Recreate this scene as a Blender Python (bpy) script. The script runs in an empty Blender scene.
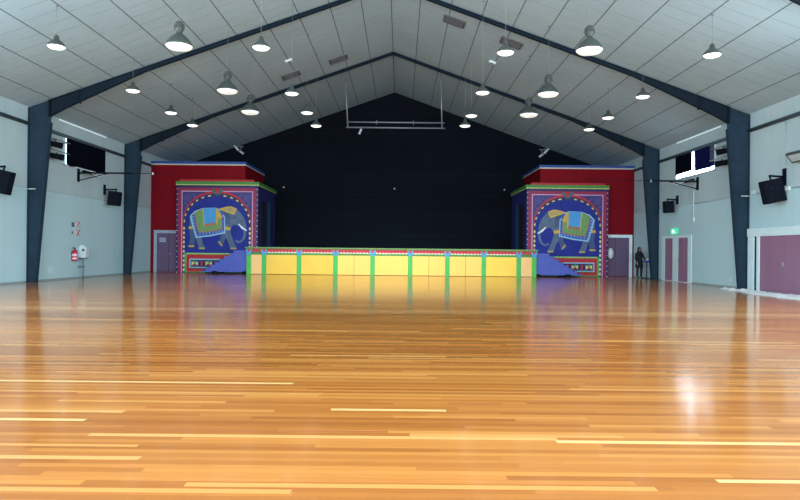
import bpy, bmesh, math, random
from mathutils import Vector, Matrix, noise
random.seed(7)
SC = bpy.context.scene
COL = SC.collection
W = 13.35          # half width of the hall
RIDGE, SLOPE = 11.26, .356
YB = 38.92         # black end wall
YR = -7.0          # wall behind the photographer

# ------------------------------------------------------------------ materials
def srgb(c):
    return tuple(((v/255)/12.92 if v/255 <= .04045 else ((v/255+.055)/1.055)**2.4) for v in c)
MATS = {}
def mat(name, rgb, rough=.6, metal=0, spec=.5, emit=0, var=.08, scale=6, ecol=None, streak=None):
    if name in MATS: return MATS[name]
    m = bpy.data.materials.new(name); m.use_nodes = True
    nt = m.node_tree; b = nt.nodes['Principled BSDF']
    c = srgb(rgb)
    if var:
        tc = nt.nodes.new('ShaderNodeTexCoord'); n = nt.nodes.new('ShaderNodeTexNoise')
        n.inputs['Scale'].default_value = scale; n.inputs['Detail'].default_value = 3
        src = tc.outputs['Object']
        if streak:
            mp = nt.nodes.new('ShaderNodeMapping'); mp.inputs['Scale'].default_value = streak
            nt.links.new(src, mp.inputs['Vector']); src = mp.outputs['Vector']
        nt.links.new(src, n.inputs['Vector'])
        r = nt.nodes.new('ShaderNodeValToRGB')
        r.color_ramp.elements[0].position = .3; r.color_ramp.elements[1].position = .7
        r.color_ramp.elements[0].color = tuple(max(0, v*(1-var)) for v in c)+(1,)
        r.color_ramp.elements[1].color = tuple(min(1, v*(1+var)) for v in c)+(1,)
        nt.links.new(n.outputs['Fac'], r.inputs['Fac']); nt.links.new(r.outputs['Color'], b.inputs['Base Color'])
    else:
        b.inputs['Base Color'].default_value = c+(1,)
    b.inputs['Roughness'].default_value = rough; b.inputs['Metallic'].default_value = metal
    b.inputs['Specular IOR Level'].default_value = spec
    if emit:
        b.inputs['Emission Color'].default_value = (srgb(ecol) if ecol else c)+(1,)
        b.inputs['Emission Strength'].default_value = emit
    MATS[name] = m
    return m

class NB:
    """tiny node helper"""
    def __init__(s, name):
        s.m = bpy.data.materials.new(name); s.m.use_nodes = True; s.nt = s.m.node_tree
        s.b = s.nt.nodes['Principled BSDF']
        s.tc = s.nt.nodes.new('ShaderNodeTexCoord')
        sp = s.nt.nodes.new('ShaderNodeSeparateXYZ'); s.nt.links.new(s.tc.outputs['Object'], sp.inputs[0])
        s.x, s.y, s.z = sp.outputs
    def _in(s, sock, v):
        if isinstance(v, (int, float)): sock.default_value = v
        elif isinstance(v, tuple): sock.default_value = v
        else: s.nt.links.new(v, sock)
    def math(s, op, a, b=0.0, c=0.0):
        n = s.nt.nodes.new('ShaderNodeMath'); n.operation = op
        s._in(n.inputs[0], a); s._in(n.inputs[1], b); s._in(n.inputs[2], c); return n.outputs[0]
    def mix(s, f, a, b, mode='MIX'):
        n = s.nt.nodes.new('ShaderNodeMix'); n.data_type = 'RGBA'; n.blend_type = mode
        s._in(n.inputs[0], f); s._in(n.inputs[6], a); s._in(n.inputs[7], b); return n.outputs[2]
    def noise(s, scale, detail=2, mscale=(1, 1, 1)):
        mp = s.nt.nodes.new('ShaderNodeMapping'); mp.inputs['Scale'].default_value = mscale
        s.nt.links.new(s.tc.outputs['Object'], mp.inputs['Vector'])
        n = s.nt.nodes.new('ShaderNodeTexNoise'); n.inputs['Scale'].default_value = scale; n.inputs['Detail'].default_value = detail
        s.nt.links.new(mp.outputs['Vector'], n.inputs['Vector']); return n.outputs['Fac']
    def ramp(s, f, stops, interp='LINEAR'):
        n = s.nt.nodes.new('ShaderNodeValToRGB'); cr = n.color_ramp; cr.interpolation = interp
        while len(cr.elements) < len(stops): cr.elements.new(.5)
        for e, (p, c) in zip(cr.elements, stops): e.position = p; e.color = c if len(c) == 4 else c+(1,)
        s.nt.links.new(f, n.inputs['Fac']); return n.outputs['Color']
    def line(s, coord, period, width, offset=0.0):
        """1 on thin lines each `period`"""
        d = s.math('PINGPONG', s.math('ADD', coord, offset), period/2)
        return s.math('LESS_THAN', d, width/2)
    def out(s, col, rough=.7, spec=.5):
        s._in(s.b.inputs['Base Color'], col); s._in(s.b.inputs['Roughness'], rough); s.b.inputs['Specular IOR Level'].default_value = spec
        return s.m

def c4(rgb): return srgb(rgb)+(1,)

def floor_material():
    n = NB('polished timber boards'); nt = n.nt
    def white(vx, vy):
        cb = nt.nodes.new('ShaderNodeCombineXYZ'); n._in(cb.inputs[0], vx); n._in(cb.inputs[1], vy)
        w = nt.nodes.new('ShaderNodeTexWhiteNoise'); w.noise_dimensions = '2D'; nt.links.new(cb.outputs[0], w.inputs['Vector']); return w.outputs['Value']
    row = n.math('FLOOR', n.math('DIVIDE', n.y, .068))
    off = white(row, 3.0); ln = n.math('ADD', 1.3, n.math('MULTIPLY', white(row, 11.0), 2.6))
    seg = n.math('FLOOR', n.math('DIVIDE', n.math('ADD', n.x, n.math('MULTIPLY', off, 9.0)), ln))
    rnd = white(row, n.math('ADD', seg, .5))
    base = n.ramp(rnd, [(0, srgb((172, 105, 48))), (.3, srgb((187, 118, 55))), (.62, srgb((199, 129, 62))),
                        (.86, srgb((208, 139, 68))), (.968, srgb((216, 150, 78))), (.995, srgb((232, 178, 108)))])
    row2 = n.math('FLOOR', n.math('DIVIDE', n.y, .34))
    tone = n.ramp(white(row2, 7.0), [(0, (.93, .91, .89)), (1, (1.04, 1.05, 1.06))])
    col = n.mix(1.0, base, tone, 'MULTIPLY')
    g = n.noise(9, 4, (.35, 14, 1))
    grain = n.ramp(g, [(.3, (.86, .83, .80)), (.7, (1.08, 1.08, 1.06))])
    col = n.mix(.8, col, grain, 'MULTIPLY')
    big = n.noise(.55, 2, (.12, 1.3, 1))
    bigc = n.ramp(big, [(.3, (.84, .78, .74)), (.7, (1.08, 1.08, 1.1))])
    col = n.mix(.8, col, bigc, 'MULTIPLY')
    # dark joints between boards, visible only close by
    jl = n.line(n.y, .068, .0035)
    col = n.mix(n.math('MULTIPLY', jl, .35), col, (.12, .05, .02, 1))
    # paler bands across the floor colour about 13 m away
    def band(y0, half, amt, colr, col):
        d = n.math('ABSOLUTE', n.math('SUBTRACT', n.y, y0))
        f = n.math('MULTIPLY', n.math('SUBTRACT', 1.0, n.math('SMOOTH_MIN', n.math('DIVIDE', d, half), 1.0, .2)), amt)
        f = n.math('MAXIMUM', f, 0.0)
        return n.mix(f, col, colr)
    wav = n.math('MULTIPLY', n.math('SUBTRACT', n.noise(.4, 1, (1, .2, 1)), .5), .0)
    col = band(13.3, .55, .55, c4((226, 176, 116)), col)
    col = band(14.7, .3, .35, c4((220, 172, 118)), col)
    rn = n.noise(3.2, 3, (.5, 6, 1))
    rough = n.math('ADD', .09, n.math('MULTIPLY', rn, .09))
    m = n.out(col, rough, .75)
    # slight unevenness, stretched along the boards
    bp = nt.nodes.new('ShaderNodeBump'); bp.inputs['Strength'].default_value = .022; bp.inputs['Distance'].default_value = .01
    nt.links.new(n.noise(5, 2, (.25, 3.2, 1)), bp.inputs['Height']); nt.links.new(bp.outputs[0], n.b.inputs['Normal'])
    return m

def ceiling_material():
    n = NB('insulated roof sheets')
    xs = n.math('ABSOLUTE', n.x)
    base = n.ramp(n.noise(.35, 3), [(.3, srgb((158, 183, 194))), (.7, srgb((168, 193, 204)))])
    rows = n.math('FLOOR', n.math('DIVIDE', xs, 1.136))
    seam = n.line(n.x, 1.136, .035)
    # short cross joints, staggered between sheets
    yy = n.math('ADD', n.y, n.math('MULTIPLY', n.math('MODULO', rows, 2.0), .3))
    cross = n.line(yy, .6, .03)
    brk = n.math('GREATER_THAN', n.noise(1.3, 1), .42)
    col = n.mix(n.math('MULTIPLY', n.math('MULTIPLY', cross, brk), .38), base, c4((110, 112, 112)))
    col = n.mix(n.math('MULTIPLY', seam, .8), col, c4((62, 66, 68)))
    m = n.out(col, .75, .2)
    bp = n.nt.nodes.new('ShaderNodeBump'); bp.inputs['Strength'].default_value = .25; bp.inputs['Distance'].default_value = .03
    n.nt.links.new(n.noise(2.2, 2, (1, 2, 1)), bp.inputs['Height']); n.nt.links.new(bp.outputs[0], n.b.inputs['Normal'])
    return m

def wall_material():
    n = NB('painted side wall')
    base = n.ramp(n.noise(.5, 3, (1, 1, .35)), [(.3, srgb((176, 210, 219))), (.7, srgb((188, 220, 229)))])
    up = n.math('GREATER_THAN', n.z, 3.5)
    base = n.mix(up, base, n.ramp(n.noise(.8, 3, (1, 1, .3)), [(.3, srgb((172, 196, 203))), (.7, srgb((184, 206, 212)))]))
    vs = n.math('MULTIPLY', n.line(n.y, 1.2, .02), .2)
    col = n.mix(vs, base, c4((120, 128, 126)))
    hs = n.math('LESS_THAN', n.math('ABSOLUTE', n.math('SUBTRACT', n.z, 3.5)), .02)
    col = n.mix(n.math('MULTIPLY', hs, .22), col, c4((110, 118, 118)))
    sk = n.math('LESS_THAN', n.z, .06)
    col = n.mix(n.math('MULTIPLY', sk, .5), col, c4((70, 80, 84)))
    return n.out(col, .62, .3)

def black_wall_material():
    n = NB('black painted end wall')
    base = n.ramp(n.noise(.6, 3, (.3, 1, 1)), [(.3, srgb((3, 10, 20))), (.7, srgb((6, 16, 28)))])
    l1 = n.line(n.z, 1.28, .03, .3)
    brk = n.math('GREATER_THAN', n.noise(.35, 1, (1, 1, 3)), .48)
    col = n.mix(n.math('MULTIPLY', n.math('MULTIPLY', l1, brk), .7), base, c4((26, 36, 48)))
    return n.out(col, .85, .15)

M_FLOOR, M_CEIL, M_WALL, M_BLACK = floor_material(), ceiling_material(), wall_material(), black_wall_material()
RAFT = mat('shade-darkened rafter steel', (22, 36, 48), .85, spec=.12, var=.12, scale=3)  # darker copy of the steel colour, roof shade painted in
STEEL = mat('slate blue steel paint', (34, 55, 72), .8, spec=.2, var=.12, scale=3)
BEAM = mat('grey blue beam paint', (66, 86, 98), .6, var=.1)
BLKPL = mat('black plastic', (7, 14, 27), .75, spec=.15, var=.1)
BLKCL = mat('black blackout cloth', (5, 10, 22), .95, spec=.05, var=.15)
LAMPH = mat('grey green enamel', (66, 74, 72), .5, var=.1)
LAMPL = mat('lit diffuser', (250, 250, 245), .5, emit=1.5, ecol=(255, 252, 244), var=0)
WHITE = mat('white paint', (205, 222, 226), .5, var=.04)
FRAMEW = mat('pale door frame paint', (214, 238, 246), .5, var=.04)
DOORM = mat('maroon door paint', (146, 110, 138), .55, var=.08, scale=2, streak=(1, 1, .2))
DOORD = mat('dusky mauve door paint', (96, 78, 112), .55, var=.08, scale=2)
DAY = mat('daylight pane', (235, 245, 255), .4, emit=14, ecol=(214, 236, 255), var=0)
EAVE = mat('translucent eave strip', (220, 235, 240), .4, emit=.5, ecol=(205, 232, 240), var=0)
CHROME = mat('bright metal', (190, 198, 205), .3, metal=.8, var=.05)
RIG = mat('dull aluminium tube', (128, 138, 148), .4, metal=.3, var=.1)
RED = mat('deep red wall paint', (124, 6, 24), .7, spec=.15, var=.1, scale=1.2)
CRIM = mat('crimson paint', (150, 30, 78), .55, var=.1)
BLUET = mat('bright blue paint', (34, 78, 156), .55, var=.1)
GREENT = mat('leaf green paint', (62, 140, 62), .55, var=.12)
DOT = mat('cream dot paint', (225, 225, 205), .55, var=.04)
NAVY = mat('navy paint', (30, 40, 100), .55, var=.1)
ROYAL = mat('royal blue paint', (42, 56, 150), .65, spec=.2, var=.12, scale=1.5)
VIOLET = mat('violet spandrel paint', (62, 54, 124), .55, var=.12)
SIDEP = mat('dark violet side paint', (40, 42, 110), .6, var=.12, scale=1.5)
PINKL = mat('pale pink line paint', (200, 160, 200), .55, var=.04)
YEL = mat('cream yellow dash paint', (226, 222, 140), .55, var=.05)
EGREY = mat('elephant grey blue paint', (86, 108, 140), .6, var=.22, scale=3)
EDARK = mat('elephant shade paint', (68, 88, 134), .6, var=.18, scale=3)
TUSK = mat('tusk white paint', (235, 238, 240), .5, var=.03)
SKY = mat('sky blue paint', (70, 160, 228), .55, var=.08)
BORD = mat('light blue border paint', (150, 200, 232), .55, var=.08)
BORD2 = mat('blue dotted paint', (50, 90, 190), .55, var=.1)
GRN2 = mat('saddlecloth green paint', (112, 160, 96), .55, var=.1)
OCHRE = mat('ochre paint', (212, 176, 66), .55, var=.1)
TAN = mat('tan paint', (160, 120, 96), .55, var=.1)
TEAL = mat('teal paint', (28, 110, 120), .55, var=.1)
REDB = mat('bright red paint', (190, 32, 50), .55, var=.08)
STAIRB = mat('stair blue paint', (74, 92, 190), .55, var=.08, scale=1.5)
GREENP = mat('post green paint', (58, 178, 84), .5, var=.08)
GREENL = mat('olive green lip paint', (104, 150, 84), .5, var=.1)
CAPB = mat('capital blue paint', (64, 150, 206), .5, var=.06)
Y1 = mat('gold yellow panel paint', (234, 196, 66), .5, var=.05, scale=1)
Y2 = mat('light yellow panel paint', (246, 204, 98), .5, var=.04, scale=1)
Y3 = mat('clear yellow panel paint', (248, 208, 74), .5, var=.04, scale=1)
PEACH = mat('peach panel paint', (246, 200, 128), .5, var=.04, scale=1)
SEAM = mat('panel seam', (196, 160, 80), .6, var=0)
DECK = mat('black stage deck', (14, 16, 22), .6, var=.15)

# ------------------------------------------------------------------ geometry helpers
def box(bm, x0, x1, y0, y1, z0, z1, mi=0, M=None):
    vs = [bm.verts.new(Vector(p)) for p in ((x0,y0,z0),(x1,y0,z0),(x1,y1,z0),(x0,y1,z0),(x0,y0,z1),(x1,y0,z1),(x1,y1,z1),(x0,y1,z1))]
    for f in ((0,3,2,1),(4,5,6,7),(0,1,5,4),(1,2,6,5),(2,3,7,6),(3,0,4,7)):
        fc = bm.faces.new([vs[i] for i in f]); fc.material_index = mi
    if M is not None:
        for v in vs: v.co = M @ v.co
    return vs
def tube(bm, a, b, r, mi=0, n=12, r2=None):
    a, b = Vector(a), Vector(b); d = (b-a).normalized()
    u = d.orthogonal().normalized(); w = d.cross(u); r2 = r if r2 is None else r2
    A = [bm.verts.new(a+(u*math.cos(t)+w*math.sin(t))*r) for t in [2*math.pi*i/n for i in range(n)]]
    B = [bm.verts.new(b+(u*math.cos(t)+w*math.sin(t))*r2) for t in [2*math.pi*i/n for i in range(n)]]
    for i in range(n):
        f = bm.faces.new((A[i], A[(i+1)%n], B[(i+1)%n], B[i])); f.material_index = mi; f.smooth = True
    bm.faces.new(A[::-1]).material_index = mi; bm.faces.new(B).material_index = mi
def lathe(bm, prof, c=(0,0,0), n=28, mi=0, cap=False, axis=None):
    """prof: list of (r, z)"""
    rings = []
    R = Matrix.Identity(3) if axis is None else Vector((0,0,1)).rotation_difference(Vector(axis)).to_matrix()
    for r, z in prof:
        rings.append([bm.verts.new(Vector(c)+R@Vector((r*math.cos(2*math.pi*i/n), r*math.sin(2*math.pi*i/n), z))) for i in range(n)])
    for a, b in zip(rings, rings[1:]):
        for i in range(n):
            f = bm.faces.new((a[i], a[(i+1)%n], b[(i+1)%n], b[i])); f.material_index = mi; f.smooth = True
    if cap:
        bm.faces.new(rings[0][::-1]).material_index = mi; bm.faces.new(rings[-1]).material_index = mi
def prism(bm, pts, y0, y1, mi=0, plane='xz'):
    def P(p, t):
        if plane == 'xz': return Vector((p[0], t, p[1]))
        if plane == 'yz': return Vector((t, p[0], p[1]))
        return Vector((p[0], p[1], t))
    A = [bm.verts.new(P(p, y0)) for p in pts]; B = [bm.verts.new(P(p, y1)) for p in pts]
    bm.faces.new(A).material_index = mi; bm.faces.new(B[::-1]).material_index = mi
    for i in range(len(pts)):
        j = (i+1) % len(pts); bm.faces.new((A[j], A[i], B[i], B[j])).material_index = mi
def sheet(bm, pts3, mi=0):
    f = bm.faces.new([bm.verts.new(Vector(p)) for p in pts3]); f.material_index = mi; return f
def obj(name, bm, mats, parent=None, loc=None, bevel=0, norm=True):
    if norm: bmesh.ops.recalc_face_normals(bm, faces=bm.faces)
    me = bpy.data.meshes.new(name); bm.to_mesh(me); bm.free()
    for m in (mats if isinstance(mats, (list, tuple)) else [mats]): me.materials.append(m)
    o = bpy.data.objects.new(name, me); COL.objects.link(o)
    if parent is not None: o.parent = parent
    if loc: o.location = loc
    if bevel:
        b = o.modifiers.new('bevel', 'BEVEL'); b.width = bevel; b.segments = 2; b.limit_method = 'ANGLE'
    return o
def tag(o, label, cat, group=None, kind=None):
    o['label'] = label; o['category'] = cat
    if group: o['group'] = group
    if kind: o['kind'] = kind
    return o
def thing(name, label, cat, loc=(0,0,0), group=None, rotz=0):
    o = bpy.data.objects.new(name, None); COL.objects.link(o); o.location = loc; o.rotation_euler = (0,0,rotz)
    o.empty_display_size = .2
    return tag(o, label, cat, group)
def struct(name, bm, m, parent=None, **k):
    o = obj(name, bm, m, parent, **k)
    if parent is None: o['kind'] = 'structure'
    return o
def dup(root, loc, label, rot=None):
    def cp(o, par):
        c = o.copy(); COL.objects.link(c)
        if par is not None: c.parent = par
        for ch in o.children: cp(ch, c)
        return c
    r = cp(root, None); r.location = loc; r['label'] = label
    if rot is not None: r.rotation_euler = rot
    return r
def BM(): return bmesh.new()

# ------------------------------------------------------------------ the shell
bm = BM(); box(bm, -W-.3, W+.3, YR-.3, YB+.3, -.2, 0, 0)
# individual long pale boards laid among the others (flush inlays)
def inlay(x0, x1, y, w=.068, mi=1):
    sheet(bm, [(x0, y-w/2, .0006), (x1, y-w/2, .0006), (x1, y+w/2, .0006), (x0, y+w/2, .0006)], mi)
for a in [(-4.9, -.56, 6.03, .06, 1), (-.08, .86, 5.06, .06, 1), (1.56, 4.6, 4.26, .062, 1), (-3.2, -1.89, 4.68, .06, 1), (-3.2, -1.24, 4.08, .05, 2),
          (.9, 1.35, 5.3, .05, 3), (-.7, 1.9, 3.42, .06, 2), (2.3, 3.1, 3.55, .05, 1), (-1.9, -.1, 3.33, .06, 2), (-4, -.9, 5.5, .05, 3), (-3.2, -1.3, 7.6, .06, 2),
          (1.2, 3.9, 7.2, .06, 3), (-8, -3.0, 9.6, .07, 2), (-6, -3.6, 11.2, .07, 2), (-2.6, .4, 4.45, .05, 3), (-1.2, .5, 6.7, .06, 3), (.2, 2.2, 8.3, .06, 3), (2.1, 4.8, 5.9, .06, 2)]:
    inlay(*a)
PALE = mat('pale timber board', (238, 192, 126), .18, var=.05, scale=8, streak=(.3, 8, 1))
PALE2 = mat('honey timber board', (216, 148, 80), .18, var=.06, scale=8, streak=(.3, 8, 1))
DARKB = mat('brown timber board', (176, 104, 54), .2, var=.06, scale=8, streak=(.3, 8, 1))
struct('floor', bm, [M_FLOOR, PALE, PALE2, DARKB], norm=False)
EH = RIDGE-SLOPE*W
bm = BM()
ext = .3
for s in (-1, 1):
    xo = s*(W+ext); zo = RIDGE-SLOPE*(W+ext)
    prism(bm, [(0, RIDGE), (xo, zo), (xo, zo+.15), (0, RIDGE+.15)], YR-.3, YB+.3)
struct('ceiling', bm, M_CEIL)
for side, s in (('left', -1), ('right', 1)):
    bm = BM(); box(bm, min(s*W, s*(W+.2)), max(s*W, s*(W+.2)), YR, YB, 0, EH-.005-.0*SLOPE, 0)
    struct('wall_'+side, bm, M_WALL)
bm = BM(); prism(bm, [(-W, 0), (W, 0), (W, EH-.01), (0, RIDGE-.01), (-W, EH-.01)], YB, YB+.2); struct('wall_back', bm, M_BLACK)
bm = BM(); prism(bm, [(-W, 0), (W, 0), (W, EH-.01), (0, RIDGE-.01), (-W, EH-.01)], YR-.2, YR); struct('wall_front', bm, M_WALL)
for side, s in (('left', -1), ('right', 1)):
    bm = BM(); y = 14.99
    x = s*(W-.07)
    for y0, y1 in ((0, 14.85), (15.11, 22.85), (23.11, 30.85), (31.11, 34.22)):
        tube(bm, (x, y0, 5.86), (x, y1, 5.86), .068)
    struct('trim_1' if s < 0 else 'trim_2', bm, BEAM)
    bm = BM(); box(bm, s*W-.012, s*W+.012, 25.0, 29.0, EH-.07, EH-.02)
    struct('trim_3' if s < 0 else 'trim_4', bm, EAVE)

# ------------------------------------------------------------------ steel portal frames
def portal(yc, label):
    t = thing('portal_frame', label, 'steel frame', (0, yc, 0), 'steel portal frames')
    g = .02
    def flange(bm, pts, w=.2, th=.022):
        for a, b in zip(pts, pts[1:]):
            a, b = Vector((a[0], 0, a[1])), Vector((b[0], 0, b[1])); d = (b-a).normalized(); nrm = Vector((d.z, 0, -d.x))*th/2
            q = [a-nrm, b-nrm, b+nrm, a+nrm]
            prism(bm, [(p.x, p.z) for p in q], -w/2, w/2)
    for s in (-1, 1):
        xo = s*(W-g-.0)
        top = RIDGE-.03-SLOPE*abs(xo)
        bm = BM()
        outer = [(xo, 0), (xo, top)]
        inner = [(xo-s*.31, 0), (xo-s*.80, top-.55)]
        prism(bm, [outer[0], outer[1], (xo-s*.80, top+SLOPE*.8), inner[1], inner[0]], -.012, .012)
        flange(bm, [(xo-s*.012, 0), (xo-s*.012, top-.01)]); flange(bm, inner)
        box(bm, min(xo, xo-s*.31), max(xo, xo-s*.31), -.12, .12, 0, .02)
        for zz in (.9, 1.9):
            pass
        obj('column', bm, STEEL, t)
        bm = BM()
        def rz(x, dz=0): return RIDGE-.03-SLOPE*abs(x)-dz
        xs = [xo-s*.78, xo-s*1.3, xo-s*4.3, 0]
        dep = [.60, .50, .15, .12]
        topl = [(x, rz(x)) for x in xs]; botl = [(x, rz(x, d)) for x, d in zip(xs, dep)]
        prism(bm, topl+botl[::-1], -.012, .012)
        flange(bm, [(x, z-.012) for x, z in topl], .14); flange(bm, botl, .14, .018)
        # stiffener plates: knee joint and splice
        for x in (xs[0]+s*.02, xo-s*1.85):
            d = .62 if x == xs[0]+s*.02 else .49
            prism(bm, [(x-.02, rz(x)), (x+.02, rz(x)), (x+.02, rz(x, d)), (x-.02, rz(x, d))], -.1, .1)
        obj('rafter', bm, RAFT, t)
    return t
portal(14.98, 'dark steel frame nearest the camera, only its sloping rafter seen in the top right corner')
portal(22.98, 'larger dark blue steel roof frame, its two tapered columns standing forward of the side windows')
portal(30.98, 'smaller dark blue steel roof frame with columns just in front of the red stage blocks')

# ------------------------------------------------------------------ pendant lamps
def small_lamp(label):
    t = thing('pendant_lamp', label, 'lamp', (0,0,0), 'small cone pendant lamps')
    bm = BM(); lathe(bm, [(.248, .0), (.255, .02), (.235, .055), (.14, .15), (.075, .20), (.06, .30), (.03, .33), (.0001, .335)]); obj('lamp_shade', bm, LAMPH, t)
    bm = BM(); lathe(bm, [(.0001, -.055), (.12, -.05), (.19, -.03), (.232, .006), (.235, .02)]); obj('diffuser', bm, LAMPL, t)
    return t
def big_lamp(label):
    t = thing('highbay_lamp', label, 'lamp', (0,0,0), 'large bell-shaped highbay lamps')
    bm = BM(); lathe(bm, [(.372, .0), (.38, .02), (.355, .06), (.31, .13), (.23, .23), (.14, .31), (.085, .355), (.075, .40)]); obj('reflector', bm, LAMPH, t)
    bm = BM(); lathe(bm, [(.07, .385), (.09, .41), (.10, .44), (.125, .47), (.13, .50), (.115, .51), (.115, .61), (.095, .66), (.05, .69), (.0001, .70)]); 
    box(bm, -.14, -.114, -.02, .02, .46, .60); box(bm, .114, .14, -.02, .02, .46, .60)
    obj('ballast_housing', bm, LAMPH, t)
    bm = BM(); lathe(bm, [(.0001, -.10), (.18, -.09), (.30, -.055), (.355, 0), (.36, .02)]); obj('diffuser', bm, LAMPB, t)
    return t
nb = NB('ribbed glass lens lit from inside')
v = nb.ramp(nb.noise(7, 2), [(.35, (.30, .36, .30, 1)), (.55, (1, 1, .92, 1))])
LAMPB = nb.out((.8, .85, .8, 1), .3)
nb.nt.links.new(v, nb.b.inputs['Emission Color']); nb.b.inputs['Emission Strength'].default_value = .8
protoS = protoB = None
ords = ['nearest', 'second', 'third', 'farthest']
def cord(parent, x, z, top):
    bm = BM(); zt = RIDGE-SLOPE*abs(x)-z; tube(bm, (0,0,top), (0,0,zt), .0045, n=6); lathe(bm, [(.03, zt-.04), (.035, zt-.0)], n=10, cap=True)
    obj('cord', bm, mat('grey cord', (120, 128, 132), .6), parent)
LZ = 6.86
for name, row in (('along the left wall', ((-9.13, 17.2), (-9.05, 21.93), (-9.0, 25.43), (-8.97, 27.96))), ('left of the ridge', ((-3.43, 17.11), (-3.46, 22.1), (-3.38, 25.17), (-3.37, 27.79))),
                  ('right of the ridge', ((3.35, 17.33), (3.29, 21.72), (3.32, 25.42), (3.27, 27.46))), ('along the right wall', ((9.14, 17.36), (9.03, 22.05), (8.96, 25.54), (8.92, 27.98)))):
    for i, (x, y) in enumerate(row):
        lab = 'small grey cone pendant lamp, %s in the row %s' % (('nearest the camera', 'second from the camera', 'third from the camera', 'farthest from the camera')[i], name)
        if protoS is None:
            protoS = small_lamp(lab); protoS.location = (x, y, LZ); cord(protoS, x, LZ, .32)
        else:
            r = protoS.copy(); COL.objects.link(r); r.location = (x, y, LZ); r['label'] = lab
            for ch in list(protoS.children):
                if ch.name.startswith('cord'): continue
                k = ch.copy(); COL.objects.link(k); k.parent = r
            cord(r, x, LZ, .32)
for side, x in (('left', -5.67), ('right', 5.61)):
    for i, y in enumerate((17.05, 21.8, 25.1)):
        lab = 'large bell-shaped highbay lamp hanging on the %s side, %s' % (side, ('the nearest and largest of three', 'the middle one of three', 'the farthest of three')[i])
        if protoB is None:
            protoB = big_lamp(lab); protoB.location = (x, y, LZ); cord(protoB, x, LZ, .69)
        else:
            r = protoB.copy(); COL.objects.link(r); r.location = (x, y, LZ); r['label'] = lab
            for ch in list(protoB.children):
                if ch.name.startswith('cord'): continue
                k = ch.copy(); COL.objects.link(k); k.parent = r
            cord(r, x, LZ, .69)

# ------------------------------------------------------------------ roof vents and sensor boxes
def on_roof(name, label, cat, x, y, mk, group):
    t = thing(name, label, cat, (x, y, RIDGE-SLOPE*abs(x)), group)
    t.rotation_euler = (0, math.atan(SLOPE)*(1 if x > 0 else -1), 0)
    mk(t); return t
VENTG = mat('grey louvre', (96, 100, 104), .6, var=.1); VENTD = mat('dark louvre gap', (40, 44, 48), .7, var=.1)
def vent(t):
    bm = BM(); box(bm, -.44, .44, -.36, .36, -.05, 0); obj('frame', bm, VENTG, t)
    bm = BM(); box(bm, -.39, .39, -.31, .31, -.065, -.052, 0)
    for k in range(6): box(bm, -.38, .38, -.29+k*.1, -.25+k*.1, -.08, -.062, 1)
    obj('louvre', bm, [VENTD, VENTG], t)
def sensor(t):
    bm = BM(); box(bm, -.16, .16, -.10, .10, -.09, 0); obj('housing', bm, WHITE, t, bevel=.015)
    bm = BM(); lathe(bm, [(.05, -.088), (.045, -.11), (.0001, -.12)], n=12); obj('lens', bm, mat('smoky lens', (80, 84, 90), .3), t)
for x, y, l in ((-2.56, 29.3, 'grey louvred roof vent left of the ridge, the one closer to the ridge'), (-4.78, 29.25, 'grey louvred roof vent left of the ridge, the one farther down the slope'),
                (2.5, 24.4, 'grey louvred roof vent right of the ridge, the one closer to the ridge'), (4.75, 24.45, 'grey louvred roof vent right of the ridge, behind a small cone lamp')):
    on_roof('roof_vent', l, 'vent', x, y, vent, 'roof vents')
on_roof('ceiling_sensor', 'small white sensor box on the roof left of the ridge', 'sensor', -4.54, 27.25, sensor, 'roof sensors')
on_roof('ceiling_sensor', 'small white sensor box on the roof right of the ridge', 'sensor', 4.44, 27.3, sensor, 'roof sensors')

# ------------------------------------------------------------------ lighting bar over the floor
t = thing('lighting_rig', 'pale metal lighting bar hanging from two rods in front of the black gable', 'lighting rig', (0, 31.25, 7.5))
for x0, x1 in ((-2.42, -2.25), (2.40, 2.50)):
    bm = BM(); tube(bm, (x0, 0, RIDGE-SLOPE*abs(x0)-7.5), (x1, 0, .0), .032); obj('hanging_rod', bm, RIG, t)
bm = BM(); tube(bm, (-2.30, 0, .27), (2.62, 0, .27), .034); obj('bar', bm, RIG, t)
bm = BM(); tube(bm, (-2.34, 0, 0), (2.64, 0, 0), .036); obj('bar', bm, RIG, t)
for x in (-.80, 1.05):
    bm = BM(); tube(bm, (x, 0, .16), (x, 0, .38), .02, n=8); lathe(bm, [(.05, .23), (.055, .27), (.05, .31)], (x, 0, 0), n=10, cap=True); obj('clamp', bm, RIG, t)
CANW = mat('white lamp can', (196, 204, 212), .4, metal=.2, var=.05)
def can(t, c, d, L=.34, r=.085, m=None, yoke=True, up=.14):
    d = Vector(d).normalized(); c = Vector(c)
    bm = BM(); tube(bm, c-d*L*.5, c+d*L*.2, r*.8, r2=r*.9, n=16); tube(bm, c+d*L*.2, c+d*L*.5, r*.95, r2=r, n=16)
    obj('lamp_body', bm, m or CANW, t)
    bm = BM(); lathe(bm, [(r*.9, 0), (.0001, .012)], c+d*(L*.5+.002), n=16, axis=d); obj('lens', bm, mat('dark lens', (40, 44, 56), .2), t)
    if yoke:
        bm = BM(); u = Vector((0, 0, 1)); sd = d.cross(u).normalized()
        tube(bm, c+sd*(r+.01), c+sd*(r+.01)+u*up, .01, n=6); tube(bm, c-sd*(r+.01), c-sd*(r+.01)+u*up, .01, n=6)
        tube(bm, c+sd*(r+.01)+u*up, c-sd*(r+.01)+u*up, .01, n=6); tube(bm, c+u*up, c+u*(up+.06), .02, n=6)
        obj('yoke', bm, RIG if m is None else m, t)
t = thing('spotlight', 'small pale spotlight clamped to the left end of the hanging lighting bar', 'spotlight', (-1.62, 31.25, 7.3))
can(t, (0, 0, 0), (-.45, .1, -1), .30, .06, up=.10)

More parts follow.
